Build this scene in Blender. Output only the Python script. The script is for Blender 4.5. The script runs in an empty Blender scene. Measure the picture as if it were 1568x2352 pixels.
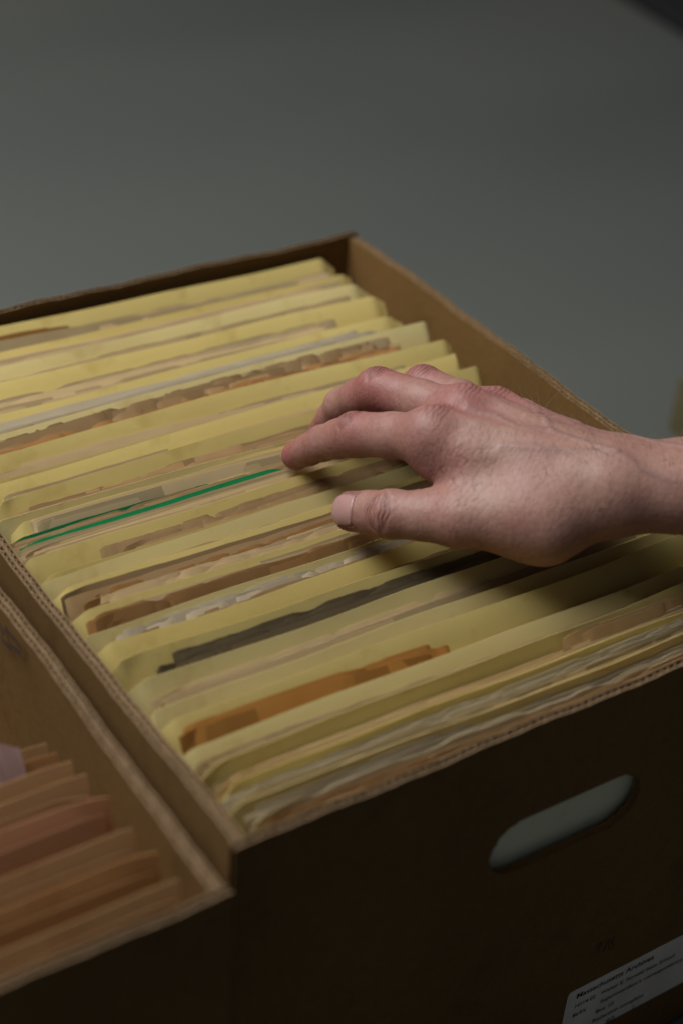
import bpy, bmesh, math, random
import numpy as np
from mathutils import Matrix, Vector
from mathutils import noise as mn
random.seed(7); np.random.seed(7)
sc = bpy.context.scene; COL = sc.collection
sc.view_settings.view_transform = 'Standard'; sc.view_settings.look = 'None'; sc.view_settings.exposure = 0
H = 0.26; W = 0.314; D = 0.4026
# ---------------------------------------------------------------- camera calibration
FP = 3926.0; CX, CY = 784.0, 1176.0
u = np.array([6875, 2164, -FP]); u /= np.linalg.norm(u)
v = np.array([-3178, 2971, -FP]); v -= u*(u@v); v /= np.linalg.norm(v)
w = np.cross(u, v)
Rm = np.stack([u, v, w], axis=1)            # cam vector @ Rm = world vector
Fc = 0.6*np.array([(540-CX)/FP, -(1955-CY)/FP, -1.0])
CAM = np.array([0, 0, H]) - Fc@Rm
def ray(px, py): return np.array([(px-CX)/FP, -(py-CY)/FP, -1.0])
def at(px, py, axis, val):                  # photo point on a world plane -> world point
    d = ray(px, py)@Rm
    t = (val-CAM[axis])/d[axis]
    return CAM+t*d
def cz(px, py, dz):                         # camera-frame point at height dz above the rim
    r = ray(px, py); return r*((Fc@w+dz)/(r@w))
def c2w(P): return np.asarray(P)@Rm+CAM
cam = bpy.data.cameras.new('camera'); co = bpy.data.objects.new('camera', cam); COL.objects.link(co)
m = Matrix.Identity(4)
for i in range(3):
    for j in range(3): m[i][j] = Rm.T[i][j]
    m[i][3] = CAM[i]
co.matrix_world = m
cam.sensor_fit = 'HORIZONTAL'; cam.sensor_width = 24; cam.lens = FP/1568*24; cam.clip_end = 100; cam.clip_start = 0.01
cam.dof.use_dof = True; cam.dof.focus_distance = 0.79; cam.dof.aperture_fstop = 4.3; cam.dof.aperture_blades = 9
sc.camera = co
# ---------------------------------------------------------------- materials
def mat(name): 
    M = bpy.data.materials.new(name); M.use_nodes = True
    return M, M.node_tree.nodes, M.node_tree.links, M.node_tree.nodes['Principled BSDF']
def ramp(n, stops):
    r = n.new('ShaderNodeValToRGB'); e = r.color_ramp.elements
    while len(e) < len(stops): e.new(0.5)
    for k, (p, c) in enumerate(stops): e[k].position = p; e[k].color = (*c, 1)
    return r
def noise(n, l, scale, detail=4, stretch=None, rough=0.5):
    tc = n.new('ShaderNodeTexCoord'); t = n.new('ShaderNodeTexNoise')
    t.inputs['Scale'].default_value = scale; t.inputs['Detail'].default_value = detail; t.inputs['Roughness'].default_value = rough
    if stretch:
        mp = n.new('ShaderNodeMapping'); mp.inputs['Scale'].default_value = stretch
        l.new(tc.outputs['Object'], mp.inputs['Vector']); l.new(mp.outputs[0], t.inputs['Vector'])
    else: l.new(tc.outputs['Object'], t.inputs['Vector'])
    return t
def paper_mat(name, c, var=0.16, rough=0.7, trans=0.10):
    M, n, l, b = mat(name)
    c = np.array(c)
    t = noise(n, l, 7, 3, (1, 1, 1.5)); d = c*np.array([1-var*0.5, 1-var*0.8, 1-var*1.4])
    r = ramp(n, [(0.30, tuple(d)), (0.55, tuple(c)), (0.8, tuple(np.minimum(c*(1+var*0.4), 0.92)))])
    l.new(t.outputs['Fac'], r.inputs['Fac'])
    t5 = noise(n, l, 55, 4); rs = ramp(n, [(0.28, (0.80, 0.74, 0.62)), (0.42, (1, 1, 1)), (0.7, (1.02, 1.02, 1.02))]); l.new(t5.outputs['Fac'], rs.inputs['Fac'])
    mx = n.new('ShaderNodeMix'); mx.data_type = 'RGBA'; mx.blend_type = 'MULTIPLY'; mx.inputs[0].default_value = .6
    l.new(r.outputs[0], mx.inputs[6]); l.new(rs.outputs[0], mx.inputs[7])
    tn = n.new('ShaderNodeAttribute'); tn.attribute_name = 'tone'
    oi = n.new('ShaderNodeObjectInfo'); hs = n.new('ShaderNodeHueSaturation')
    mr = n.new('ShaderNodeMapRange'); mr.inputs[3].default_value = 1-0.6*var; mr.inputs[4].default_value = 1+0.4*var
    mu = n.new('ShaderNodeMath'); mu.operation = 'MULTIPLY'
    l.new(oi.outputs['Random'], mr.inputs[0]); l.new(mr.outputs[0], mu.inputs[0]); l.new(tn.outputs['Fac'], mu.inputs[1])
    l.new(mu.outputs[0], hs.inputs['Value']); l.new(mx.outputs[2], hs.inputs['Color'])
    l.new(hs.outputs[0], b.inputs['Base Color']); b.inputs['Roughness'].default_value = rough
    b.inputs['Specular IOR Level'].default_value = 0.3
    bp = n.new('ShaderNodeBump'); bp.inputs['Strength'].default_value = 0.15; bp.inputs['Distance'].default_value = 0.0005
    t3 = noise(n, l, 160, 3); l.new(t3.outputs['Fac'], bp.inputs['Height']); l.new(bp.outputs[0], b.inputs['Normal'])
    tr = n.new('ShaderNodeBsdfTranslucent'); l.new(hs.outputs[0], tr.inputs['Color'])
    ms = n.new('ShaderNodeMixShader'); ms.inputs[0].default_value = trans
    l.new(b.outputs[0], ms.inputs[1]); l.new(tr.outputs[0], ms.inputs[2])
    l.new(ms.outputs[0], n['Material Output'].inputs['Surface'])
    return M
MAN = paper_mat('manila_yellow', (0.88, 0.72, 0.27), .10)
MAN2 = paper_mat('manila_pale', (0.88, 0.75, 0.35), .10)
CREAM = paper_mat('cream_paper', (0.80, 0.62, 0.35))
MAN3 = paper_mat('manila_tan', (0.82, 0.63, 0.30))
BUFF = paper_mat('buff_paper', (0.68, 0.46, 0.23))
BROWN = paper_mat('brown_paper', (0.56, 0.31, 0.12), 0.35)
ORANGE = paper_mat('orange_paper', (0.60, 0.29, 0.07), 0.3)
WHITE = paper_mat('white_paper', (0.82, 0.72, 0.52), 0.1)
DARKP = paper_mat('dark_card', (0.22, 0.17, 0.10), 0.3, trans=0)
GREEN = paper_mat('green_card', (0.010, 0.31, 0.11), 0.2, trans=0.05)
PINK = paper_mat('pink_paper', (0.58, 0.38, 0.36), 0.2)
PEACH = paper_mat('tan_card', (0.54, 0.32, 0.15), 0.2, trans=0.05)
RUST = paper_mat('brown_card', (0.50, 0.26, 0.10), 0.25, trans=0.05)
ROSE = paper_mat('rose_card', (0.54, 0.27, 0.14), 0.25, trans=0.05)
LGREEN = paper_mat('grey_green_paper', (0.80, 0.84, 0.66), 0.05, trans=0)
def card_mat(name, c):
    M, n, l, b = mat(name); c = np.array(c)
    t = noise(n, l, 7, 6); r = ramp(n, [(0.3, tuple(c*0.80)), (0.7, tuple(c*1.12))]); l.new(t.outputs['Fac'], r.inputs['Fac'])
    t2 = noise(n, l, 420, 4); r2 = ramp(n, [(0.35, (0.90, 0.89, 0.88)), (0.65, (1.05, 1.05, 1.05))]); l.new(t2.outputs['Fac'], r2.inputs['Fac'])
    mx = n.new('ShaderNodeMix'); mx.data_type = 'RGBA'; mx.blend_type = 'MULTIPLY'; mx.inputs[0].default_value = 1
    l.new(r.outputs[0], mx.inputs[6]); l.new(r2.outputs[0], mx.inputs[7])
    t4 = noise(n, l, 22, 5, None, .7); r4 = ramp(n, [(0.30, (0.72, 0.70, 0.68)), (0.45, (1, 1, 1)), (0.64, (1, 1, 1)), (0.73, (1.35, 1.3, 1.25))]); l.new(t4.outputs['Fac'], r4.inputs['Fac'])
    m2 = n.new('ShaderNodeMix'); m2.data_type = 'RGBA'; m2.blend_type = 'MULTIPLY'; m2.inputs[0].default_value = .8; l.new(mx.outputs[2], m2.inputs[6]); l.new(r4.outputs[0], m2.inputs[7])
    l.new(m2.outputs[2], b.inputs['Base Color'])
    b.inputs['Roughness'].default_value = 0.75; b.inputs['Specular IOR Level'].default_value = 0.25
    t3 = noise(n, l, 35, 3)
    bp = n.new('ShaderNodeBump'); bp.inputs['Strength'].default_value = 0.3; bp.inputs['Distance'].default_value = 0.001
    l.new(t3.outputs['Fac'], bp.inputs['Height']); l.new(bp.outputs[0], b.inputs['Normal'])
    return M
CARD = card_mat('corrugated_cardboard', (0.175, 0.096, 0.031))
CARDE = card_mat('cardboard_edge', (0.22, 0.145, 0.078))
OLIVE = card_mat('olive_board', (0.13, 0.115, 0.055))
def plain(name, c, rough=0.6):
    M, n, l, b = mat(name); c = np.array(c)
    t = noise(n, l, 40, 4); r = ramp(n, [(0.3, tuple(c*0.85)), (0.7, tuple(c*1.1))]); l.new(t.outputs['Fac'], r.inputs['Fac'])
    l.new(r.outputs[0], b.inputs['Base Color']); b.inputs['Roughness'].default_value = rough
    return M
INK = plain('black_ink', (0.012, 0.012, 0.012)); BLUEINK = plain('blue_ink', (0.03, 0.03, 0.045)); PENCIL = plain('pencil_grey', (0.03, 0.02, 0.015)); LABELM = plain('label_white', (0.80, 0.77, 0.74))
BLACKM = plain('black_rubber', (0.012, 0.012, 0.014))
# floor
FLOOR, n, l, b = mat('grey_floor')
t = noise(n, l, 1.1, 2, (0.8, 1.6, 1)); t.inputs['Distortion'].default_value = 0.4
r = ramp(n, [(0.30, (0.078, 0.086, 0.081)), (0.5, (0.093, 0.100, 0.091)), (0.70, (0.116, 0.117, 0.104))]); l.new(t.outputs['Fac'], r.inputs['Fac'])
l.new(r.outputs[0], b.inputs['Base Color']); b.inputs['Roughness'].default_value = 0.6
# ---------------------------------------------------------------- object helpers
ORG = {}
def link(name, me, m_, parent=None, smooth=False):
    o = bpy.data.objects.new(name, me); COL.objects.link(o)
    if m_: me.materials.append(m_)
    if parent: o.parent = parent
    if smooth: me.polygons.foreach_set('use_smooth', [True]*len(me.polygons))
    return o
def mk(name, verts, faces, m_, parent=None, smooth=False, origin=None):
    org = np.array(ORG[parent.name] if parent else (origin if origin is not None else (0, 0, 0)), float)
    V = np.asarray(verts, float)-org
    me = bpy.data.meshes.new(name); me.from_pydata(V.tolist(), [], [list(map(int, f)) for f in faces]); me.update()
    o = link(name, me, m_, parent, smooth)
    if parent is None: o.location = org
    ORG[o.name] = org
    return o
def empty(name, loc, label, cat, group=None):
    o = bpy.data.objects.new(name, None); COL.objects.link(o); o.location = loc; o.empty_display_size = 0.02
    ORG[o.name] = np.array(loc, float); tag(o, label, cat, group); return o
def tag(o, label, cat, group=None):
    o['label'] = label; o['category'] = cat
    if group: o['group'] = group
def boxv(x0, x1, y0, y1, z0, z1):
    V = [(x, y, z) for z in (z0, z1) for y in (y0, y1) for x in (x0, x1)]
    return V, [(0, 2, 3, 1), (4, 5, 7, 6), (0, 1, 5, 4), (2, 6, 7, 3), (0, 4, 6, 2), (1, 3, 7, 5)]
# ---------------------------------------------------------------- floor
fl = mk('floor', [(-8, -8, 0), (12, -8, 0), (12, 14, 0), (-8, 14, 0)], [(0, 1, 2, 3)], FLOOR); fl['kind'] = 'structure'
# ---------------------------------------------------------------- cardboard boxes
def panel(name, parent, p0, p1, nin, z0, z1, t, hole=None, layers=1):
    p0 = np.array(p0, float); p1 = np.array(p1, float); nin = np.array(nin, float)
    L = np.linalg.norm(p1-p0); d = (p1-p0)/L
    V = []; F = []; mi = []
    def pt(s, z, q): 
        wob = 0 if hole else 0.0008*math.sin(s*23+p0[0]*9+1.3)*max(0, (z-z0)/(z1-z0))**3
        jz = 0.0005*math.sin(s*61+p0[1]*50)+0.0003*math.sin(s*190)+0.0002*math.sin(s*530+q*900) if z > z1-0.01 else 0
        a = p0+d*s+nin*(q+wob); return (a[0], a[1], z+jz)
    def add(vs, fs, k):
        b0 = len(V); V.extend(vs); F.extend([tuple(b0+i for i in f) for f in fs]); mi.extend([k]*len(fs))
    lt = 0.0006
    tl = t/layers
    for ly in range(layers):
        for (q0, q1) in ((ly*tl+0.0001, ly*tl+lt), (ly*tl+tl-lt, ly*tl+tl-0.0001)):
            if hole is None:
                N = int(L/0.004); vs = []; fs = []
                for i in range(N+1):
                    s = L*i/N
                    vs += [pt(s, z0, q0), pt(s, z1, q0), pt(s, z1, q1), pt(s, z0, q1), pt(s, z1-0.012, q0), pt(s, z1-0.012, q1)]
                for i in range(N):
                    a = i*6; c = a+6
                    fs += [(a, c, c+4, a+4), (a+4, c+4, c+1, a+1), (a+1, c+1, c+2, a+2), (a+2, c+2, c+5, a+5), (a+5, c+5, c+3, a+3), (a+3, c+3, c, a)]
                fs += [(0, 4, 1, 2, 5, 3), (N*6, N*6+3, N*6+5, N*6+2, N*6+1, N*6+4)]
                add(vs, fs, 0)
            else:
                bm = bmesh.new(); hs, hz, hw, hh = hole
                loop = []
                N = 70; top = [(L*i/N, z1) for i in range(N+1)]; outer = [(0, z0), (0, z1-0.03)]+top+[(L, z1-0.03), (L, z0)]
                for k in range(48):
                    a = 2*math.pi*k/48; ca, sa = math.cos(a), math.sin(a)
                    cxs = (hw/2-hh/2)*(1 if ca > 0 else -1); rag = 1+.02*math.sin(k*2.1)+.015*math.sin(k*5.3)
                    loop.append((hs+cxs+hh/2*ca*rag, hz+hh/2*sa*rag))
                es = []
                for lp in (outer, loop):
                    vv = [bm.verts.new((a, b_, 0)) for a, b_ in lp]
                    es += [bm.edges.new((vv[i], vv[(i+1) % len(vv)])) for i in range(len(vv))]
                bmesh.ops.triangle_fill(bm, use_beauty=True, use_dissolve=False, edges=es)
                bm.verts.index_update(); nv = len(bm.verts)
                sz = [(x.co.x, x.co.y) for x in bm.verts]
                fs = [tuple(x.index for x in f.verts) for f in bm.faces]
                fs = [f for f in fs if not (abs(sum(sz[i][0] for i in f)/3-hs) < hw/2-0.002 and abs(sum(sz[i][1] for i in f)/3-hz) < hh/2-0.002 and all(i >= len(outer) for i in f))]
                vs = [pt(a, b_, q0) for a, b_ in sz]+[pt(a, b_, q1) for a, b_ in sz]
                ff = fs+[tuple(i+nv for i in reversed(f)) for f in fs]
                no = len(outer)
                for st, cnt in ((0, no), (no, len(loop))):
                    for i in range(cnt): 
                        a = st+i; c = st+(i+1) % cnt; ff.append((a, c, c+nv, a+nv))
                add(vs, ff, 0)
                if q0 < 0.001:   # lip of the hole
                    k0 = [pt(a, b_, q1) for a, b_ in loop]+[pt(a, b_, tl-lt) for a, b_ in loop]; K = len(loop)
                    add(k0, [(i, (i+1) % K, (i+1) % K+K, i+K) for i in range(K)], 0)
                bm.free()
        per = 0.0038; N = int(L/per*8); vs = []; fs = []; qc = ly*tl+tl/2; A = tl/2-lt-0.0003
        for i in range(N+1):
            s = L*i/N; q = qc+A*math.sin(2*math.pi*s/per)
            zt = z1-0.0006-0.0005*random.random()
            vs += [pt(s, z1-0.02, q-0.0003), pt(s, zt, q-0.0003), pt(s, zt, q+0.0003), pt(s, z1-0.02, q+0.0003)]
        for i in range(N):
            a = i*4; c = a+4; fs += [(a, c, c+1, a+1), (a+1, c+1, c+2, a+2), (a+2, c+2, c+3, a+3)]
        add(vs, fs, 1)
    o = mk(name, V, F, CARD, parent); o.data.materials.append(CARDE)
    o.data.polygons.foreach_set('material_index', mi)
    bm = bmesh.new(); bm.from_mesh(o.data); bmesh.ops.recalc_face_normals(bm, faces=bm.faces)
    for f in bm.faces:                       # raw paper edge along the rim is paler than the faces
        if all(x.co.z+ORG[parent.name][2] > z1-0.0025 for x in f.verts) and abs(f.normal.z) > .7: f.material_index = 1
    bm.to_mesh(o.data); bm.free()
    return o
def carton(x0, y0, label, hole=None):
    e = empty('records_box', (x0+W/2, y0+D/2, 0.0), label, 'cardboard box')
    t = 0.0040; td = 0.0058
    fp = panel('front_panel', e, (x0, y0), (x0+W, y0), (0, 1), 0.003, H, t, hole)
    panel('back_panel', e, (x0, y0+D), (x0+W, y0+D), (0, -1), 0.003, H, t)
    panel('side_panel', e, (x0+0.0003, y0+t+0.0002), (x0+0.0003, y0+D-t-0.0002), (1, 0), 0.003, H-0.0006, td, layers=2)
    panel('side_panel', e, (x0+W-0.0003, y0+t+0.0002), (x0+W-0.0003, y0+D-t-0.0002), (-1, 0), 0.003, H-0.0006, td, layers=2)
    V, F = boxv(x0+td+0.0004, x0+W-td-0.0004, y0+t+0.0004, y0+D-t-0.0004, 0.001, 0.005); mk('bottom_panel', V, F, CARD, e)
    return e, fp
hc = at(1302, 1894, 1, 0.0)
ha = at(1130, 1978, 1, 0.0); hb = at(1476, 1808, 1, 0.0)
box, frontp = carton(0, 0, 'open brown cardboard records box packed with yellow manila folders', hole=(hc[0], hc[2], abs(hb[0]-ha[0]), 0.030))
lbox, _ = carton(-0.010-W, -0.016, 'open cardboard records box at lower left holding orange-brown folders')
# ---------------------------------------------------------------- paper sheets
def shared(x, y): return 0.0011*math.sin(12*x+18*y+1)+0.0005*math.sin(27*x-33*y+0.4)+0.0002*math.sin(61*x+55*y)
XE = [0, .0012, .0025, .004, .006, .008, .010, .0125, .016]
def new(): return ([], [], [])
def sheet(acc, x0, x1, ytop, ztop, lean=0.25, shoulder=0.0, rough=0.0, amp=0.0006, skew=0.0, zslope=0.0, zbot=0.007, field=shared, lip=0.0, step=0.004, tear=0.0, tone=1.0, dent=.0016, fine=.12):
    ph = [random.uniform(0, 6.28) for _ in range(8)]
    L = x1-x0; N = max(3, int((L-0.032)/step))
    xs = [x0+e for e in XE]+[x0+0.016+(L-0.032)*i/N for i in range(1, N)]+[x1-e for e in reversed(XE)] if L > 0.04 else [x0+L*i/12 for i in range(13)]
    qs = [0, .0012, .003, .006, .010, .015, .021, .029, .039, .052, .09, .15]
    V0 = len(acc[0]); xm = (x0+x1)/2
    shw = random.uniform(.004, .012); bx = random.uniform(x0, x1); ba = random.uniform(-dent, dent) if amp > .0004 else 0
    ear = random.choice([-1, 0, 0, 1]); ew = random.uniform(.012, .02)
    for x in xs:
        d = min(x-x0, x1-x); zt = ztop+zslope*(x-xm)
        if shoulder:
            s = min(1, d/shw); s = s*s*(3-2*s)*.25+s*.75; zt -= shoulder*(1-s)
        else:
            zt -= 0.001*max(0, 1-d/0.002)
        zt += rough*(math.sin(x*410+ph[0])*.2+math.sin(x*173+ph[1])*.4+math.sin(x*77+ph[2])*.7)
        if tear: zt -= tear*max(0, mn.noise(Vector((x*60+ph[6]*3, ytop*60, 0)))*1.6+fine*mn.noise(Vector((x*300, ph[6], 0))))
        zt += 0.0003*math.sin(x*40+ph[3])
        for q in qs+[None]:
            z = zbot if q is None else zt-q; qq = zt-z
            dec = math.exp(-qq/0.08)
            k = min(qq, 0.05)/0.05
            y = ytop+field(x, ytop)*dec-lean*0.05*(1-(1-k)**1.8)+skew*(x-xm)
            y += (amp*math.sin(x*22+ph[4])+amp*0.4*math.sin(x*70+ph[5]))*dec+lip*math.exp(-qq/0.006)
            y += ba*math.exp(-((x-bx)/.03)**2)*math.exp(-qq/.012)
            if ear: 
                de = (x-x0) if ear < 0 else (x1-x); y -= .0022*max(0, 1-(de+qq)/ew)
            acc[0].append((x, y, z)); acc[2].append(tone)
    R = len(qs)+1
    for i in range(len(xs)-1):
        for j in range(R-1):
            a = V0+i*R+j; acc[1].append((a, a+1, a+R+1, a+R))
def paper_obj(name, acc, m_, parent=None, thick=0.0003, origin=None):
    o = mk(name, acc[0], acc[1], m_, parent, smooth=True, origin=origin)
    at_ = o.data.attributes.new('tone', 'FLOAT', 'POINT'); at_.data.foreach_set('value', acc[2])
    md = o.modifiers.new('thickness', 'SOLIDIFY'); md.thickness = thick; md.offset = 0
    es = o.modifiers.new('crisp', 'EDGE_SPLIT'); es.split_angle = math.radians(40)
    return o
ORD = 'first second third fourth fifth sixth seventh eighth ninth tenth eleventh twelfth thirteenth fourteenth fifteenth sixteenth seventeenth eighteenth nineteenth twentieth twenty-first twenty-second twenty-third twenty-fourth twenty-fifth twenty-sixth'.split()
XL, XR = 0.0074, 0.2955
Y = [.393, .374, .353, .337, .317, .296, .278, .261, .246, .2310, .2050, .191, .178, .160, .149, .137, .1215, .107, .093, .079, .064, .0505, .037, .0255]
# papers per folder: (material, name words, drop, frac, n, x0, x1, roughness, tear)
P = {
 0: [(ORANGE, 'orange-brown paper', .003, .2, 2, .012, .12, .0004, 0), (CREAM, 'cream papers', .004, .40, 7, .03, .285, .0002, .001)],
 1: [(CREAM, 'cream papers', .002, .14, 6, .03, .28, .0003, .001), (WHITE, 'off-white papers', .004, .42, 8, .02, .26, .0006, .004)],
 2: [(CREAM, 'cream papers', .004, .2, 6, .02, .27, .0003, .001), (MAN3, 'tan papers', .006, .48, 6, .015, .28, .0003, .001)],
 3: [(CREAM, 'cream papers', .005, .25, 9, .02, .25, .0003, .002)],
 4: [(WHITE, 'off-white papers', .002, .12, 7, .02, .27, .0004, .001), (BUFF, 'crumpled buff papers', .003, .38, 9, .03, .24, .0010, .010)],
 5: [(CREAM, 'cream papers', .003, .08, 4, .02, .27, .0005, 0), (BUFF, 'torn buff papers', -.001, .26, 6, .013, .25, .0006, .010), (BROWN, 'ragged brown papers', .002, .50, 9, .012, .26, .0008, .010)],
 6: [(CREAM, 'cream papers', .005, .2, 9, .02, .27, .0003, .001)],
 7: [(CREAM, 'cream papers', .004, .16, 6, .03, .28, .0003, 0), (BUFF, 'buff papers', .006, .44, 6, .03, .25, .0003, .002)],
 8: [(BUFF, 'buff papers', .005, .30, 8, .02, .20, .0005, .002)],
 9: [(CREAM, 'tall cream papers', -.001, .12, 5, .028, .20, .0003, 0)],
 10: [(BUFF, 'buff papers', .003, .25, 8, .05, .22, .0005, .004)],
 11: [(CREAM, 'cream papers', .005, .25, 7, .02, .27, .0003, .001)],
 12: [(BUFF, 'buff papers', .001, .08, 7, .018, .27, .0004, .001), (BROWN, 'brown papers', .001, .30, 7, .024, .26, .0008, .006), (CREAM, 'cream papers', .002, .50, 11, .03, .26, .0006, .004)],
 13: [(CREAM, 'cream papers', .002, .10, 5, .03, .26, .0004, 0), (BROWN, 'wrinkled brown papers', .001, .36, 8, .022, .24, .0010, .006)],
 14: [(WHITE, 'off-white papers', .001, .12, 6, .03, .2, .0006, .006), (BUFF, 'buff papers', .003, .42, 8, .03, .27, .0006, .004)],
 15: [(BUFF, 'buff papers', .005, .2, 6, .03, .26, .0003, .001), (CREAM, 'cream papers', .007, .48, 7, .02, .24, .0003, .001)],
 16: [(DARKP, 'dark olive card', .0018, .26, 6, .034, .235, .0002, .0030), (BUFF, 'buff papers', .0075, .50, 8, .05, .27, .0004, .002)],
 17: [(CREAM, 'cream papers', .005, .25, 9, .02, .27, .0003, .001)],
 18: [(BUFF, 'buff papers', .005, .28, 9, .03, .27, .0003, .001)],
 19: [(ORANGE, 'orange card', .0022, .26, 4, .020, .145, .0002, .0015), (CREAM, 'cream papers', .0095, .50, 7, .02, .27, .0003, .001)],
 20: [(CREAM, 'cream papers', .004, .25, 9, .02, .27, .0004, .001)],
 21: [(BUFF, 'buff papers', -.001, .20, 3, .19, .255, .0004, .004), (CREAM, 'cream papers', .005, .42, 8, .02, .27, .0003, .001)],
 22: [(WHITE, 'off-white papers', .002, .14, 8, .015, .28, .0006, .003), (CREAM, 'cream papers', .004, .5, 8, .03, .28, .0004, .001)],
 23: [(WHITE, 'off-white papers', .003, .12, 6, .02, .28, .0004, .003), (BUFF, 'buff papers', .004, .42, 6, .03, .285, .0004, .003), (BROWN, 'brown papers', .005, .66, 2, .04, .285, .0005, .002)],
}
FD = {19: .012, 16: .010, 5: .012, 13: .009, 12: .010, 4: .009, 14: .009, 1: .008, 22: .008}
mats = [MAN, MAN, MAN2, MAN, MAN, MAN2, MAN, MAN, MAN, MAN, MAN, MAN2, MAN, MAN, MAN2, MAN, MAN, MAN2, MAN2, MAN, MAN2, MAN, MAN, MAN2]
for k, y in enumerate(Y):
    yn = Y[k+1] if k+1 < len(Y) else 0.009
    if k == 9: yn = .2235
    gap = y-yn; zt = H-(0.0045 if k < 9 else .0078)-random.uniform(0, .0050)
    lean = 0.38 if y > 0.07 else 0.38*max(0.1, (y-0.008)/0.063)
    zs = random.uniform(-.014, .014)
    e = empty('manila_folder', (0.15, y-0.01, 0.006), 'yellow manila folder, %s from the back wall of the box' % ORD[k], 'folder', 'manila folders in the large box')
    a = new(); sheet(a, XL+random.uniform(-.0002, .006), XR-random.uniform(0, .005), y, zt, lean, shoulder=random.uniform(.004, .013), skew=random.uniform(-.006, .006)*0.7, zslope=zs, lip=random.uniform(-.0008, .0010), amp=random.uniform(.0003, .0008), tone=random.uniform(.90, 1.04))
    paper_obj('back_panel', a, mats[k], e, 0.00022)
    fg = random.choice([.30, .36, .24, .20])
    a = new(); sheet(a, XL+random.uniform(.0, .008), XR-random.uniform(0, .010), yn+gap*min(fg, .26 if len(P[k]) > 1 else .45), zt-FD.get(k, random.uniform(.003, .010)), lean*.9, shoulder=random.uniform(.002, .010), zslope=zs+random.uniform(-.014, .014), amp=random.uniform(.0003, .0008), lip=random.uniform(-.0012, .0004), tone=random.uniform(.80, .98))
    paper_obj('front_panel', a, mats[(k*5+2) % 24], e, 0.00022)
    for (pm, words, drop, fr, nn, x0, x1, rg, tear) in P[k]:
        a = new(); yc = y-gap*fr; sk = random.uniform(-.003, .003); sp = min(.0008, gap*(.27 if len(P[k]) > 1 else .4)/nn)
        for i in range(nn):
            zz = -.035 if pm is ORANGE and k == 19 else random.uniform(-.014, .014)+zs
            sheet(a, x0+random.uniform(-.005, .006), min(.292, x1+random.uniform(-.012, .006)), yc-i*sp, zt-drop-i*random.uniform(.0, .0006)-random.uniform(0, .0018), lean, rough=rg*random.uniform(.3, 1), amp=.0003, skew=sk+random.uniform(-.0020, .0020), zslope=zz, zbot=0.0075, step=0.0022 if tear > .001 else .0035, tear=tear*random.uniform(.3, 1.3), tone=random.uniform(.58, 1.08), fine=.35)
        o = paper_obj('paper_bundle', a, pm, None, 0.00013, origin=((x0+x1)/2, yc-.01, .0075))
        tag(o, '%s standing in the %s manila folder from the back' % (words, ORD[k]), 'papers', 'papers filed in the large box')
# green folder
e = empty('green_folder', (0.12, 0.205, 0.006), 'bright green folder standing under the index fingertip', 'folder')
a = new(); sheet(a, .014, .125, .2235, H-.0130, .38, shoulder=.002, zslope=-.02, amp=.0002, rough=.0003, tone=.6); paper_obj('back_panel', a, GREEN, e, .0003)
a = new(); sheet(a, .015, .157, .2178, H-.0118, .38, shoulder=.002, zslope=.0, amp=.0002); paper_obj('front_panel', a, GREEN, e, .0003)
for (pm, words, yy, dz, x0, x1, nn) in ((BUFF, 'frayed buff papers between the two green folder covers', .2225, .0126, .012, .165, 7), (CREAM, 'dog-eared cream papers just in front of the green folder', .2165, .0126, .014, .20, 9)):
    a = new()
    for i in range(nn): sheet(a, x0+random.uniform(-.003, .003), x1, yy-i*.0006, H-dz-i*.0003-random.uniform(0, .0006), .38, rough=.0002, zslope=.004, amp=.0001, tear=0 if pm is CREAM else .004, step=.0025, tone=random.uniform(.5, 1.05), fine=.3)
    o = paper_obj('paper_bundle', a, pm, None, .00015, origin=(.1, yy-.01, .007)); tag(o, words, 'papers')
# sheet seen through the hand hole
a = new(); sheet(a, .02, .29, .0066, H-.022, 0.0, field=lambda x, y: 0, amp=.0003); o = paper_obj('paper_sheet', a, LGREEN, None, .0004, origin=(.15, .01, .007))
tag(o, 'pale grey-green sheet against the front wall, seen through the hand hole', 'paper')
# ---------------------------------------------------------------- left box folders
lf = [(410, 2018, PEACH), (357, 1950, RUST), (307, 1903, PEACH), (245, 1822, ROSE), (200, 1778, PEACH), (165, 1748, PEACH), (131, 1726, RUST), (108, 1706, PEACH)]
flat = lambda x, y: 0.0008*math.sin(12*x+30*y)
for k, (px, py, mm) in enumerate(lf):
    p = at(px, py, 0, -0.022)
    e = empty('tan_folder', (-0.16, p[1]-.006, .006), 'brown card folder in the lower left box, %s from its front wall' % ORD[k], 'folder', 'folders in the lower left box')
    a = new(); sheet(a, -.31, -.022, p[1], p[2]+.0005, .25, shoulder=.001, field=flat, amp=.0003, skew=random.uniform(-.006, .006)); paper_obj('back_panel', a, mm, e, .0003)
    a = new(); sheet(a, -.31, -.025, p[1]-.0035, p[2]-.005, .22, shoulder=.001, field=flat, amp=.0003, tone=.75, skew=random.uniform(-.01, .01)); paper_obj('front_panel', a, mm, e, .0003)
p = at(50, 1722, 1, .098); p2 = at(0, 1690, 1, .098)
a = new()
for i in range(4): sheet(a, -.28, p[0]-.002*i, .100-.0012*i, p2[2]-.005-.0012*i, .40, shoulder=.007, field=flat, amp=.0004, tone=random.uniform(.8, 1))
o = paper_obj('paper_bundle', a, PINK, None, .0003, origin=(-.2, .09, .006)); tag(o, 'pale pink paper edge rising behind the brown folders at the left edge', 'papers')
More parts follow.
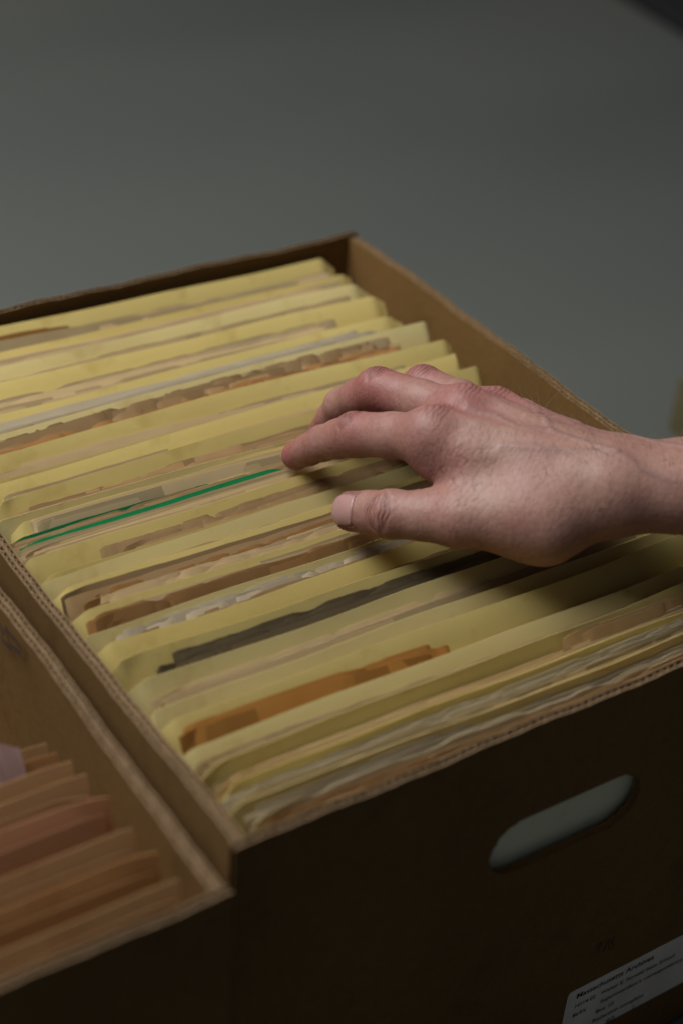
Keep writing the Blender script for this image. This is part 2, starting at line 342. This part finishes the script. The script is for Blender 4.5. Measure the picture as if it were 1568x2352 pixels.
# ---------------------------------------------------------------- paper label with writing
LY = -0.0003
tl_ = at(1306, 2284, 1, 0)
lx0, lz1 = tl_[0]-.0005, tl_[2]+.0006; lx1, lz0 = lx0+.100, lz1-.040
V = []; rr = .003
for (cx_, cz_, a0) in ((lx1-rr, lz1-rr, 0), (lx0+rr, lz1-rr, 90), (lx0+rr, lz0+rr, 180), (lx1-rr, lz0+rr, 270)):
    for i in range(7): 
        a_ = math.radians(a0+15*i); V.append((cx_+rr*math.cos(a_), LY, cz_+rr*math.sin(a_)))
nV = len(V); V += [(x, LY+.0002, z) for x, y_, z in V]
F = [tuple(range(nV))]+[(i, (i+1) % nV, (i+1) % nV+nV, i+nV) for i in range(nV)]
lab = mk('paper_label', V, F, LABELM, box)
def writing(text, s, e_, bold=0.0):
    a_ = at(s[0], s[1], 1, 0); b_ = at(e_[0], e_[1], 1, 0)
    cu = bpy.data.curves.new('t', 'FONT'); cu.body = text; cu.offset = bold; cu.resolution_u = 3
    ob = bpy.data.objects.new('t', cu); COL.objects.link(ob); bpy.context.view_layer.update()
    me = bpy.data.meshes.new_from_object(ob.evaluated_get(bpy.context.evaluated_depsgraph_get()))
    bpy.data.objects.remove(ob)
    co_ = np.array([q.co[:] for q in me.vertices]); wd = co_[:, 0].max()-co_[:, 0].min(); sc_ = (b_[0]-a_[0])/wd
    V = np.stack([a_[0]+(co_[:, 0]-co_[:, 0].min())*sc_, np.full(len(co_), LY-.0002), a_[2]+co_[:, 1]*sc_], 1)
    F = [tuple(q.vertices) for q in me.polygons]
    mk('printed_writing', V, F, INK, lab)
writing('Massachusetts Archives', (1322, 2294), (1500, 2197), .010)
writing('HS14.02   Walter E. Fernald State School', (1318, 2316), (1548, 2190), .002)
writing("869X        Superintendent's correspondence", (1312, 2338), (1566, 2199), .002)
writing('Box 10', (1366, 2328), (1406, 2306), .002)
writing('Redaction complete', (1358, 2350), (1475, 2287), .002)
writing('M       60       1', (1335, 2381), (1452, 2318), .002)
def strokes(name, pts_list, axis, val, off, wd, m_, parent):
    V = []; F = []
    for pts in pts_list:
        Q = [at(px, py, axis, val) for px, py in pts]
        oth = [0, 2] if axis == 1 else [1, 2]
        b0 = len(V)
        for i, q in enumerate(Q):
            t_ = (Q[min(i+1, len(Q)-1)]-Q[max(i-1, 0)]); tt = np.array([t_[oth[0]], t_[oth[1]]]); tt /= np.linalg.norm(tt)+1e-9
            for s in (-1, 1):
                r_ = q.copy(); r_[oth[0]] += -tt[1]*s*wd; r_[oth[1]] += tt[0]*s*wd; r_[axis] = val+off; V.append(tuple(r_))
        for i in range(len(Q)-1): a_ = b0+2*i; F.append((a_, a_+1, a_+3, a_+2))
    return mk(name, V, F, m_, parent)
strokes('handwritten_mark', [[(1364, 2182), (1374, 2170), (1382, 2168)], [(1380, 2166), (1372, 2190)], [(1398, 2158), (1384, 2188)], [(1410, 2152), (1400, 2160), (1410, 2170), (1400, 2182), (1396, 2174), (1410, 2160), (1410, 2152)]], 1, 0, -.0003, .00025, PENCIL, box)
strokes('handwritten_mark', [[(2, 1425), (14, 1450), (10, 1465), (30, 1490)], [(18, 1440), (40, 1470), (30, 1478), (52, 1500)], [(44, 1468), (58, 1496)]], 0, -.0163, -.0012, .0009, BLUEINK, lbox)
# ---------------------------------------------------------------- things on the floor behind
pp = [at(1372, -30, 2, 0), at(1600, 108, 2, 0), at(1900, 40, 2, 0), at(1700, -330, 2, 0)]
bm = bmesh.new(); vs = [bm.verts.new((p[0], p[1], .001)) for p in pp]; f = bm.faces.new(vs)
ex = bmesh.ops.extrude_face_region(bm, geom=[f]); bmesh.ops.translate(bm, vec=(0, 0, .02), verts=[x for x in ex['geom'] if isinstance(x, bmesh.types.BMVert)])
bmesh.ops.bevel(bm, geom=bm.edges[:], offset=.008, segments=3, affect='EDGES'); bmesh.ops.recalc_face_normals(bm, faces=bm.faces)
me = bpy.data.meshes.new('floor_mat'); bm.to_mesh(me); bm.free(); o = link('floor_mat', me, BLACKM); tag(o, 'dark blurred mat on the floor at the upper right corner', 'mat')
q = at(1534, 990, 2, 0); x0, y1 = q[0], q[1]; Lx, Ly, Lh = .33, .42, .05
e = empty('box_lid', (x0+Lx/2, y1-Ly/2, 0.001), 'olive-brown box lid on the floor at the right edge', 'box lid')
tk = .004
V, F = boxv(x0, x0+Lx, y1-Ly, y1, Lh-tk, Lh); mk('top_panel', V, F, OLIVE, e)
for (a_, b_, c_, d_) in ((x0, x0+tk, y1-Ly, y1), (x0+Lx-tk, x0+Lx, y1-Ly, y1), (x0+tk+.0003, x0+Lx-tk-.0003, y1-tk, y1), (x0+tk+.0003, x0+Lx-tk-.0003, y1-Ly, y1-Ly+tk)):
    V, F = boxv(a_, b_, c_, d_, .001, Lh-tk-.0003); mk('side_panel', V, F, OLIVE, e)
# ---------------------------------------------------------------- the hand (implicit surface in a hand frame, then meshed)
def chain(prev, px, py, L, near=True):
    r_ = ray(px, py); A = r_@r_; B = -2*(r_@prev); C = prev@prev-L*L; disc = B*B-4*A*C
    if disc < 0: print('CHAIN short', px, py, L); disc = 0
    s = math.sqrt(disc); t = (-B-s)/(2*A) if near else (-B+s)/(2*A)
    return r_*t
iT = cz(680, 1046, -.003); iD = chain(iT, 740, 1018, .023); iP = chain(iD, 818, 997, .025); iM = chain(iP, 988, 1004, .044)
mM = chain(iM, 1062, 954, .022, False); mP = chain(mM, 868, 893, .048, False); mD = chain(mP, 785, 930, .029, False); mT = chain(mD, 742, 985, .024, False)
rM = chain(mM, 1130, 956, .020, False); rP = chain(rM, 972, 884, .043, False); rD = chain(rP, 893, 925, .027, False); rT = chain(rD, 862, 985, .022, False)
pM = chain(rM, 1188, 982, .018, False); pP = chain(pM, 1058, 912, .034, False); pD = chain(pP, 1005, 938, .020, False); pT = chain(pD, 975, 978, .019, False)
tT = cz(810, 1175, .006); tI = cz(898, 1181, .015); tM = cz(1055, 1188, .022); tC = cz(1255, 1168, .030)
Wc = cz(1450, 1120, .036)
Lat = iM-pM; Lat /= np.linalg.norm(Lat)
fwd = mM-Wc; fwd /= np.linalg.norm(fwd)
Nd = np.cross(Lat, fwd); Nd /= np.linalg.norm(Nd)
if Nd@w < 0: Nd = -Nd
Lat2 = np.cross(fwd, Nd); Lat2 *= np.sign(Lat2@Lat)
def cone(P_, a_, b_, ra, rb):
    ab = (b_-a_).astype(np.float32); t = ((P_-a_.astype(np.float32))@ab)/float(ab@ab); np.clip(t, 0, 1, out=t)
    dv = P_-a_.astype(np.float32)-t[:, None]*ab
    return np.sqrt((dv*dv).sum(1))-(ra+(rb-ra)*t)
def smin(a_, b_, k):
    h_ = np.maximum(k-np.abs(a_-b_), 0)/k
    return np.minimum(a_, b_)-h_*h_*k*0.25
def fing(P_, J, R_, k=.003, waist=.95):
    d_ = None
    for i in range(len(J)-1):
        a_, b_ = J[i], J[i+1]; ra, rb = R_[i], R_[i+1]; mid = (a_+b_)/2; rm = (ra+rb)/2*waist
        for (p_, q_, r1, r2) in ((a_, mid, ra, rm), (mid, b_, rm, rb)):
            e_ = cone(P_, p_, q_, r1, r2); d_ = e_ if d_ is None else smin(d_, e_, k)
    return d_
fa = Wc+np.array([.24, .004, -.010])
cI = Wc+Lat2*.012+fwd*.012; cM = Wc+Lat2*.004+fwd*.014; cR = Wc-Lat2*.004+fwd*.014-Nd*.001; cP = Wc-Lat2*.010+fwd*.010-Nd*.003
def sdf(P_):
    P_ = P_.astype(np.float32)
    palm = cone(P_, iM-Nd*.002, cI, .0118, .0142)
    for a_, b_, r1, r2 in ((mM-Nd*.002, cM, .0120, .0138), (rM-Nd*.002, cR, .0116, .0132), (pM-Nd*.002, cP, .0108, .0132)):
        palm = smin(palm, cone(P_, a_, b_, r1, r2), .012)
    for a_, b_, r1, r2 in ((iM-Nd*.009-fwd*.008, cI-Nd*.006, .0085, .013), (mM-Nd*.009-fwd*.008, cM-Nd*.006, .0085, .0135), (pM-Nd*.009-fwd*.012, cP-Nd*.006, .010, .0130)):
        palm = smin(palm, cone(P_, a_, b_, r1, r2), .010)
    palm = smin(palm, cone(P_, tM, tC-Nd*.004, .0122, .0176), .010)
    palm = smin(palm, cone(P_, tC-Nd*.006, cI-Nd*.006, .0170, .0135), .012)
    palm = smin(palm, cone(P_, tM+(tC-tM)*.16, iM+(cI-iM)*.26-Nd*.004, .0075, .0090), .009)
    palm = smin(palm, cone(P_, tM+(tC-tM)*.6, iM+(cI-iM)*.6-Nd*.006, .0110, .0110), .012)
    palm = smin(palm, cone(P_, Wc+Lat2*.007, fa+Lat2*.014, .0162, .030), .012)
    palm = smin(palm, cone(P_, Wc-Lat2*.008, fa-Lat2*.014, .0162, .030), .012)
    palm = smin(palm, cone(P_, Wc-Lat2*.013+Nd*.004+(fa-Wc)*.08, Wc-Lat2*.013+Nd*.004+(fa-Wc)*.11, .0100, .0098), .010)
    for j, r_ in ((iM, .0102), (mM, .0106), (rM, .0094), (pM, .0086)):
        palm = smin(palm, cone(P_, j+Nd*.0030, j+Nd*.0030+fwd*.001, r_, r_), .006)
    for j, c_ in ((iM, cI), (mM, cM), (rM, cR), (pM, cP)):
        palm = smin(palm, cone(P_, j+Nd*.0108, c_+Nd*.0108, .0027, .0022), .004)
    g = []
    g.append(smin(palm, fing(P_, [iT, iD, iP, iM], [.0072, .0083, .0103, .0114]), .006))
    g.append(smin(palm, fing(P_, [mT, mD, mP, mM], [.0070, .0082, .0101, .0114]), .006))
    g.append(smin(palm, fing(P_, [rT, rD, rP, rM], [.0066, .0077, .0094, .0106]), .006))
    g.append(smin(palm, fing(P_, [pT, pD, pP, pM], [.0058, .0066, .0082, .0096]), .006))
    g.append(smin(palm, fing(P_, [tT, tI, tM], [.0094, .0107, .0121], waist=.955), .007))
    d_ = g[0]
    for x_ in g[1:]: d_ = smin(d_, x_, .0012)
    return d_
h = .0011
allJ = np.array([iT, mT, rT, pT, tT, tC, Wc, pM, iM, fa]); lo = np.array([iT[0]-.02, allJ[:, 1].min()-.04, allJ[:, 2].min()-.03]); hi = np.array([Wc[0]+.15, allJ[:, 1].max()+.03, allJ[:, 2].max()+.035])
nn = np.ceil((hi-lo)/h).astype(int)+1
gy, gz = np.meshgrid(np.arange(nn[1]), np.arange(nn[2]), indexing='ij')
vol = np.empty(nn, np.float32); CH = 24
for i0 in range(0, nn[0], CH):
    ii = np.arange(i0, min(nn[0], i0+CH))
    X_ = np.empty((len(ii), nn[1], nn[2], 3), np.float32)
    X_[..., 0] = (lo[0]+h*ii)[:, None, None]; X_[..., 1] = lo[1]+h*gy; X_[..., 2] = lo[2]+h*gz
    vol[ii] = sdf(X_.reshape(-1, 3)).reshape(len(ii), nn[1], nn[2])
vol[-2:] = np.abs(vol[-2:])+.001
def surface_nets(vol, origin, h):
    nx, ny, nz = vol.shape; ins = vol < 0; s = np.zeros((nx-1, ny-1, nz-1), np.int8)
    for dx in (0, 1):
        for dy in (0, 1):
            for dz in (0, 1): s += ins[dx:nx-1+dx, dy:ny-1+dy, dz:nz-1+dz]
    act = (s > 0) & (s < 8); ii = np.argwhere(act); idx = -np.ones(act.shape, np.int64); idx[act] = np.arange(len(ii))
    pos = np.zeros((len(ii), 3)); cnt = np.zeros(len(ii)); C8 = [(a, b, c) for a in (0, 1) for b in (0, 1) for c in (0, 1)]
    for a in C8:
        for b in C8:
            if a < b and sum(abs(a[k]-b[k]) for k in range(3)) == 1:
                va = vol[ii[:, 0]+a[0], ii[:, 1]+a[1], ii[:, 2]+a[2]]; vb = vol[ii[:, 0]+b[0], ii[:, 1]+b[1], ii[:, 2]+b[2]]
                m_ = (va < 0) != (vb < 0); t = (va/(va-vb+1e-12))[m_]
                pos[m_] += np.array(a)+t[:, None]*(np.array(b)-np.array(a)); cnt[m_] += 1
    V = origin+h*(ii+pos/cnt[:, None]); F = []
    for ax in range(3):
        sl0 = [slice(None)]*3; sl1 = [slice(None)]*3; sl0[ax] = slice(0, -1); sl1[ax] = slice(1, None)
        e = ins[tuple(sl0)] != ins[tuple(sl1)]; pts = np.argwhere(e); o1, o2 = [(1, 2), (2, 0), (0, 1)][ax]
        ok = (pts[:, o1] > 0) & (pts[:, o2] > 0) & (pts[:, o1] < vol.shape[o1]-1) & (pts[:, o2] < vol.shape[o2]-1); pts = pts[ok]
        def g(a, b):
            p = pts.copy(); p[:, o1] += a; p[:, o2] += b; return idx[p[:, 0], p[:, 1], p[:, 2]]
        q = np.stack([g(-1, -1), g(0, -1), g(0, 0), g(-1, 0)], 1); fl_ = ~ins[pts[:, 0], pts[:, 1], pts[:, 2]]
        q[fl_] = q[fl_][:, ::-1]; F.append(q)
    return V, np.concatenate(F)
Vh, Fh = surface_nets(vol, lo, h); del vol
me = bpy.data.meshes.new('tmp'); me.from_pydata(Vh.tolist(), [], Fh.tolist()); me.update()
tmp = bpy.data.objects.new('tmp', me); COL.objects.link(tmp)
sm = tmp.modifiers.new('s', 'SMOOTH'); sm.iterations = 3; sm.factor = 0.5
ss = tmp.modifiers.new('ss', 'SUBSURF'); ss.levels = 1
bpy.context.view_layer.update()
hm = bpy.data.meshes.new_from_object(tmp.evaluated_get(bpy.context.evaluated_depsgraph_get())); bpy.data.objects.remove(tmp)
nV = len(hm.vertices); cv = np.empty(nV*3); hm.vertices.foreach_get('co', cv); cv = cv.reshape(-1, 3)
nr = np.empty(nV*3); hm.vertex_normals.foreach_get('vector', nr); nr = nr.reshape(-1, 3)
disp = np.zeros(nV); red = np.zeros(nV); dark = np.zeros(nV)
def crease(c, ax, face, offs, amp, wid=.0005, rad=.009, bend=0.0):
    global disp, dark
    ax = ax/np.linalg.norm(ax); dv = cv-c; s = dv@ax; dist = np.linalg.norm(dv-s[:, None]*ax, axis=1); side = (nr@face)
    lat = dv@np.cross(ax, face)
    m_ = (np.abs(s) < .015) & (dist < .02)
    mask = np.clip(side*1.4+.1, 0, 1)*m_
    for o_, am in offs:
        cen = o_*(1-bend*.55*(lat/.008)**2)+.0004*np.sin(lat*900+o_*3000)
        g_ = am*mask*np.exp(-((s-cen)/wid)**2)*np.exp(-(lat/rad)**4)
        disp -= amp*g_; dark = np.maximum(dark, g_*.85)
def perp(v_, ax): 
    ax = ax/np.linalg.norm(ax); v_ = v_-ax*(v_@ax); return v_/np.linalg.norm(v_)
tax = tT-tI; tface = perp(np.array([-.05, .06, 1.0]), tax)
fo = [(-.0066, .6), (-.0048, 1), (-.0028, .8), (.0003, .5), (.0028, .8), (.0048, 1), (.0066, .5)]
fo2 = [(-.005, .5), (-.0032, .9), (-.0014, 1), (.0006, .9), (.0024, 1), (.0044, .6)]
crease(tI, tax, tface, fo, .00065, bend=1, rad=.0090, wid=.0006)
crease(iP, iP-iM, perp(Nd+np.array([0, 0, .5]), iP-iM), fo2, .00060, bend=1, wid=.0006); crease(mP, mP-mM, perp(Nd, mP-mM), fo2, .00060, bend=1, wid=.0006); crease(rP, rP-rM, perp(Nd, rP-rM), fo2, .0004)
crease(iD, iT-iD, perp(Nd, iT-iD), [(-.002, .7), (0, 1), (.002, .7)], .0004)
for j in (iM, mM, rM): crease(j+Nd*.004, fwd, Nd, [(-.004, .5), (-.002, .7), (.000, .8), (.0025, .7), (.005, .5)], .0003, rad=.008, wid=.0007)
for j, r_, am in ((iM, .010, .45), (mM, .011, .7), (rM, .011, .6), (iP, .009, .8), (mP, .010, .9), (rP, .009, .9), (iT, .010, .8), (mT, .010, .8), (tT, .010, .4), (tI, .009, .4), ((iT+iD)/2, .010, .5)):
    red = np.maximum(red, am*np.exp(-(np.linalg.norm(cv-j, axis=1)/(r_*1.5))**2))
hp = cv-Wc; cf = hp@fwd; cl = hp@Lat2; dors = np.clip((nr@Nd-.15)*1.6, 0, 1); blue = np.zeros(nV)
def vein(pts, amp, wd):
    global disp, blue
    best = np.full(nV, 1e9)
    pts = np.array(pts)
    for i in range(len(pts)-1):
        a_, b_ = pts[i], pts[i+1]; ab = b_-a_; t = np.clip(((cf-a_[0])*ab[0]+(cl-a_[1])*ab[1])/(ab@ab), 0, 1)
        best = np.minimum(best, np.hypot(cf-a_[0]-t*ab[0], cl-a_[1]-t*ab[1]))
    g_ = np.exp(-(best/wd)**2)*dors; disp += amp*g_; blue = np.maximum(blue, g_)
vein([(.078, .012), (.066, .010), (.055, .014), (.040, .010), (.022, .012), (.000, .016), (-.03, .012), (-.09, .016)], .0007, .0018)
vein([(.076, -.010), (.062, -.008), (.050, -.004), (.040, .010)], .0006, .0017)
vein([(.074, -.028), (.060, -.024), (.048, -.016), (.030, -.014), (.008, -.010), (-.02, -.004), (-.08, -.006)], .0007, .0018)
vein([(.052, -.004), (.044, -.012), (.034, -.014)], .0006, .0015)
vein([(.055, .026), (.038, .022), (.022, .018), (.010, .014)], .0006, .0017)
N1 = np.array([mn.noise(Vector((a_*520, b_*190, c_*190))) for a_, b_, c_ in zip(cf, cl, hp@Nd)])
N2 = np.array([mn.noise(Vector((p[0]*80, p[1]*80, p[2]*80))) for p in cv])
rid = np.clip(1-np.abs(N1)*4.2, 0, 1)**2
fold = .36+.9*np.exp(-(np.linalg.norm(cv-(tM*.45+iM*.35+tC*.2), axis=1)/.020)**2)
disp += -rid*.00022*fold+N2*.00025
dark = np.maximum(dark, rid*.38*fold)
ta = tax/np.linalg.norm(tax); tb = np.cross(ta, tface)
def hit(o_, d_):
    r_ = np.linspace(.003, .018, 150); P_ = o_[None]+r_[:, None]*d_[None]; s = sdf(P_); k = np.argmax(s > 0); return o_+r_[k]*d_
dn = cv-tT; sN = dn@ta; bN = dn@tb; fN = dn@tface
inn = (np.abs(bN) < .0070) & (sN > -.0076) & (sN < .0074) & (fN > 0)
disp = np.where(inn, -.0005, disp); dark[inn] = 0
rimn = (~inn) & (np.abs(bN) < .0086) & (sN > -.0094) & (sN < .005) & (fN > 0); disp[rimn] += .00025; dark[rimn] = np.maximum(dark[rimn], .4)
cv = cv+nr*disp[:, None]
wv = c2w(cv); horg = c2w(Wc)
hm.vertices.foreach_set('co', (wv-horg).ravel()); hm.update()
for nm, arr in (('redness', red), ('fold', dark), ('vein', blue)):
    at_ = hm.attributes.new(nm, 'FLOAT', 'POINT'); at_.data.foreach_set('value', arr.astype(np.float32))
bm = bmesh.new(); bm.from_mesh(hm); bmesh.ops.recalc_face_normals(bm, faces=bm.faces); bm.to_mesh(hm); bm.free()
SKIN, n, l, b = mat('skin')
at1 = n.new('ShaderNodeAttribute'); at1.attribute_name = 'redness'; at2 = n.new('ShaderNodeAttribute'); at2.attribute_name = 'fold'; at3 = n.new('ShaderNodeAttribute'); at3.attribute_name = 'vein'
t1 = noise(n, l, 40, 4); ad = n.new('ShaderNodeMath'); ad.operation = 'MULTIPLY_ADD'; l.new(t1.outputs['Fac'], ad.inputs[0]); ad.inputs[1].default_value = .7; l.new(at1.outputs['Fac'], ad.inputs[2])
r1 = ramp(n, [(0.22, (0.325, 0.190, 0.150)), (0.5, (0.300, 0.150, 0.126)), (1.0, (0.280, 0.098, 0.090))]); l.new(ad.outputs[0], r1.inputs['Fac'])
t2 = noise(n, l, 420, 3); r2 = ramp(n, [(0.3, (0.90, 0.87, 0.86)), (0.65, (1.04, 1.04, 1.04))]); l.new(t2.outputs['Fac'], r2.inputs['Fac'])
mx = n.new('ShaderNodeMix'); mx.data_type = 'RGBA'; mx.blend_type = 'MULTIPLY'; mx.inputs[0].default_value = 1; l.new(r1.outputs[0], mx.inputs[6]); l.new(r2.outputs[0], mx.inputs[7])
mv = n.new('ShaderNodeMix'); mv.data_type = 'RGBA'; mv.inputs[7].default_value = (.20, .13, .13, 1); mm_ = n.new('ShaderNodeMath'); mm_.operation = 'MULTIPLY'; mm_.inputs[1].default_value = .35; l.new(at3.outputs['Fac'], mm_.inputs[0]); l.new(mm_.outputs[0], mv.inputs[0]); l.new(mx.outputs[2], mv.inputs[6])
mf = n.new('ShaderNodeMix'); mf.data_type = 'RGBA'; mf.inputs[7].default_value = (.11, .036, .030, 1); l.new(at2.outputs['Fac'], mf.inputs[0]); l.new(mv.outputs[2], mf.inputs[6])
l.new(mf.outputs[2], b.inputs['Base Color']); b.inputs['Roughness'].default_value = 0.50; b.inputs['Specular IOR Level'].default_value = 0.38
b.inputs['Subsurface Weight'].default_value = 0.10; b.inputs['Subsurface Radius'].default_value = (1, .35, .2); b.inputs['Subsurface Scale'].default_value = 0.003
vo = n.new('ShaderNodeTexVoronoi'); vo.feature = 'DISTANCE_TO_EDGE'; vo.inputs['Scale'].default_value = 850
tc = n.new('ShaderNodeTexCoord'); mp = n.new('ShaderNodeMapping'); mp.inputs['Scale'].default_value = (1, .7, 1); l.new(tc.outputs['Object'], mp.inputs[0]); l.new(mp.outputs[0], vo.inputs['Vector'])
b1 = n.new('ShaderNodeBump'); b1.inputs['Strength'].default_value = .35; b1.inputs['Distance'].default_value = .0003; l.new(vo.outputs['Distance'], b1.inputs['Height'])
t4 = noise(n, l, 280, 4, (1.6, .8, 1), .6); b2 = n.new('ShaderNodeBump'); b2.inputs['Strength'].default_value = .32; b2.inputs['Distance'].default_value = .0007; l.new(t4.outputs['Fac'], b2.inputs['Height']); l.new(b1.outputs[0], b2.inputs['Normal'])
l.new(b2.outputs[0], b.inputs['Normal'])
hand = link('person', hm, SKIN, None, True); hand.location = horg; ORG[hand.name] = horg
tag(hand, 'person reaching in from the right, bare right hand leafing through the folders', 'person')
# nail mesh
NV = []; NF = []; NS, NB = 16, 16
for i in range(NS+1):
    vv_ = 2*i/NS-1
    for j in range(NB+1):
        bb = 2*j/NB-1
        X_ = bb*math.sqrt(1-vv_*vv_*.28); S_ = vv_*math.sqrt(1-bb*bb*.30)
        sj = -.0002+.0082*S_; th = math.radians(48)*X_
        c_ = tT+ta*min(sj, .003); d_ = math.cos(th)*tface+math.sin(th)*tb
        d_ = d_+ta*max(0, sj-.003)/.0080; d_ /= np.linalg.norm(d_)
        p_ = hit(c_, d_)-d_*.0001; NV.append(c2w(p_))
for i in range(NS):
    for j in range(NB): a_ = i*(NB+1)+j; NF.append((a_, a_+1, a_+NB+2, a_+NB+1))
NAIL, n, l, b = mat('nail'); t1 = noise(n, l, 90, 3); r1 = ramp(n, [(0.3, (0.33, 0.178, 0.165)), (0.7, (0.38, 0.225, 0.21))]); l.new(t1.outputs['Fac'], r1.inputs['Fac']); l.new(r1.outputs[0], b.inputs['Base Color'])
b.inputs['Roughness'].default_value = .28; b.inputs['Subsurface Weight'].default_value = .1; b.inputs['Subsurface Scale'].default_value = .002
no = mk('thumbnail', NV, NF, NAIL, hand, True); md = no.modifiers.new('thick', 'SOLIDIFY'); md.thickness = .0006; md.offset = 0
# fine hair on forearm and wrist
cand = np.where((nr@w > .1) & (cv[:, 0] > Wc[0]-.045))[0]
pick = np.random.choice(cand, 900, replace=False); HV = []; HF = []
for k in pick:
    p0 = wv[k]; nw = nr[k]@Rm; dr = (-(fa-Wc)/np.linalg.norm(fa-Wc))@Rm
    dr = dr*.3+np.random.normal(0, .4, 3)-(-Lat2@Rm)*(-.5); dr /= np.linalg.norm(dr); L_ = random.uniform(.004, .010); sd = np.cross(dr, nw); sd /= np.linalg.norm(sd)+1e-9
    b0 = len(HV)
    for i in range(5):
        t = i/4; c_ = p0+nw*(L_*(.45*t-.15*t*t)-.0002)+dr*L_*(t**1.3); r_ = .000065*(1-.7*t)
        for a_ in (0, 2.1, 4.2): HV.append(c_+r_*(math.cos(a_)*sd+math.sin(a_)*nw))
    for i in range(4):
        for j in range(3): q0 = b0+i*3+j; q1 = b0+i*3+(j+1) % 3; HF.append((q0, q1, q1+3, q0+3))
HAIR = plain('arm_hair', (.13, .075, .04)); mk('arm_hair', HV, HF, HAIR, hand)
# ---------------------------------------------------------------- light
wd_ = bpy.data.worlds.new('World'); sc.world = wd_; wd_.use_nodes = True
wd_.node_tree.nodes['Background'].inputs[0].default_value = (.90, .92, 1, 1); wd_.node_tree.nodes['Background'].inputs[1].default_value = .042
def area(name, loc, tgt, sx, sy, pw, colr):
    L_ = bpy.data.lights.new(name, 'AREA'); L_.shape = 'RECTANGLE'; L_.size = sx; L_.size_y = sy; L_.energy = pw; L_.color = colr
    o_ = bpy.data.objects.new(name, L_); COL.objects.link(o_); o_.location = loc
    o_.rotation_euler = (Vector(tgt)-Vector(loc)).to_track_quat('-Z', 'Y').to_euler(); return o_
area('window_light', (-.45, .72, 1.75), (.2, .3, .2), 1.5, .95, 45, (1.0, .985, .955))
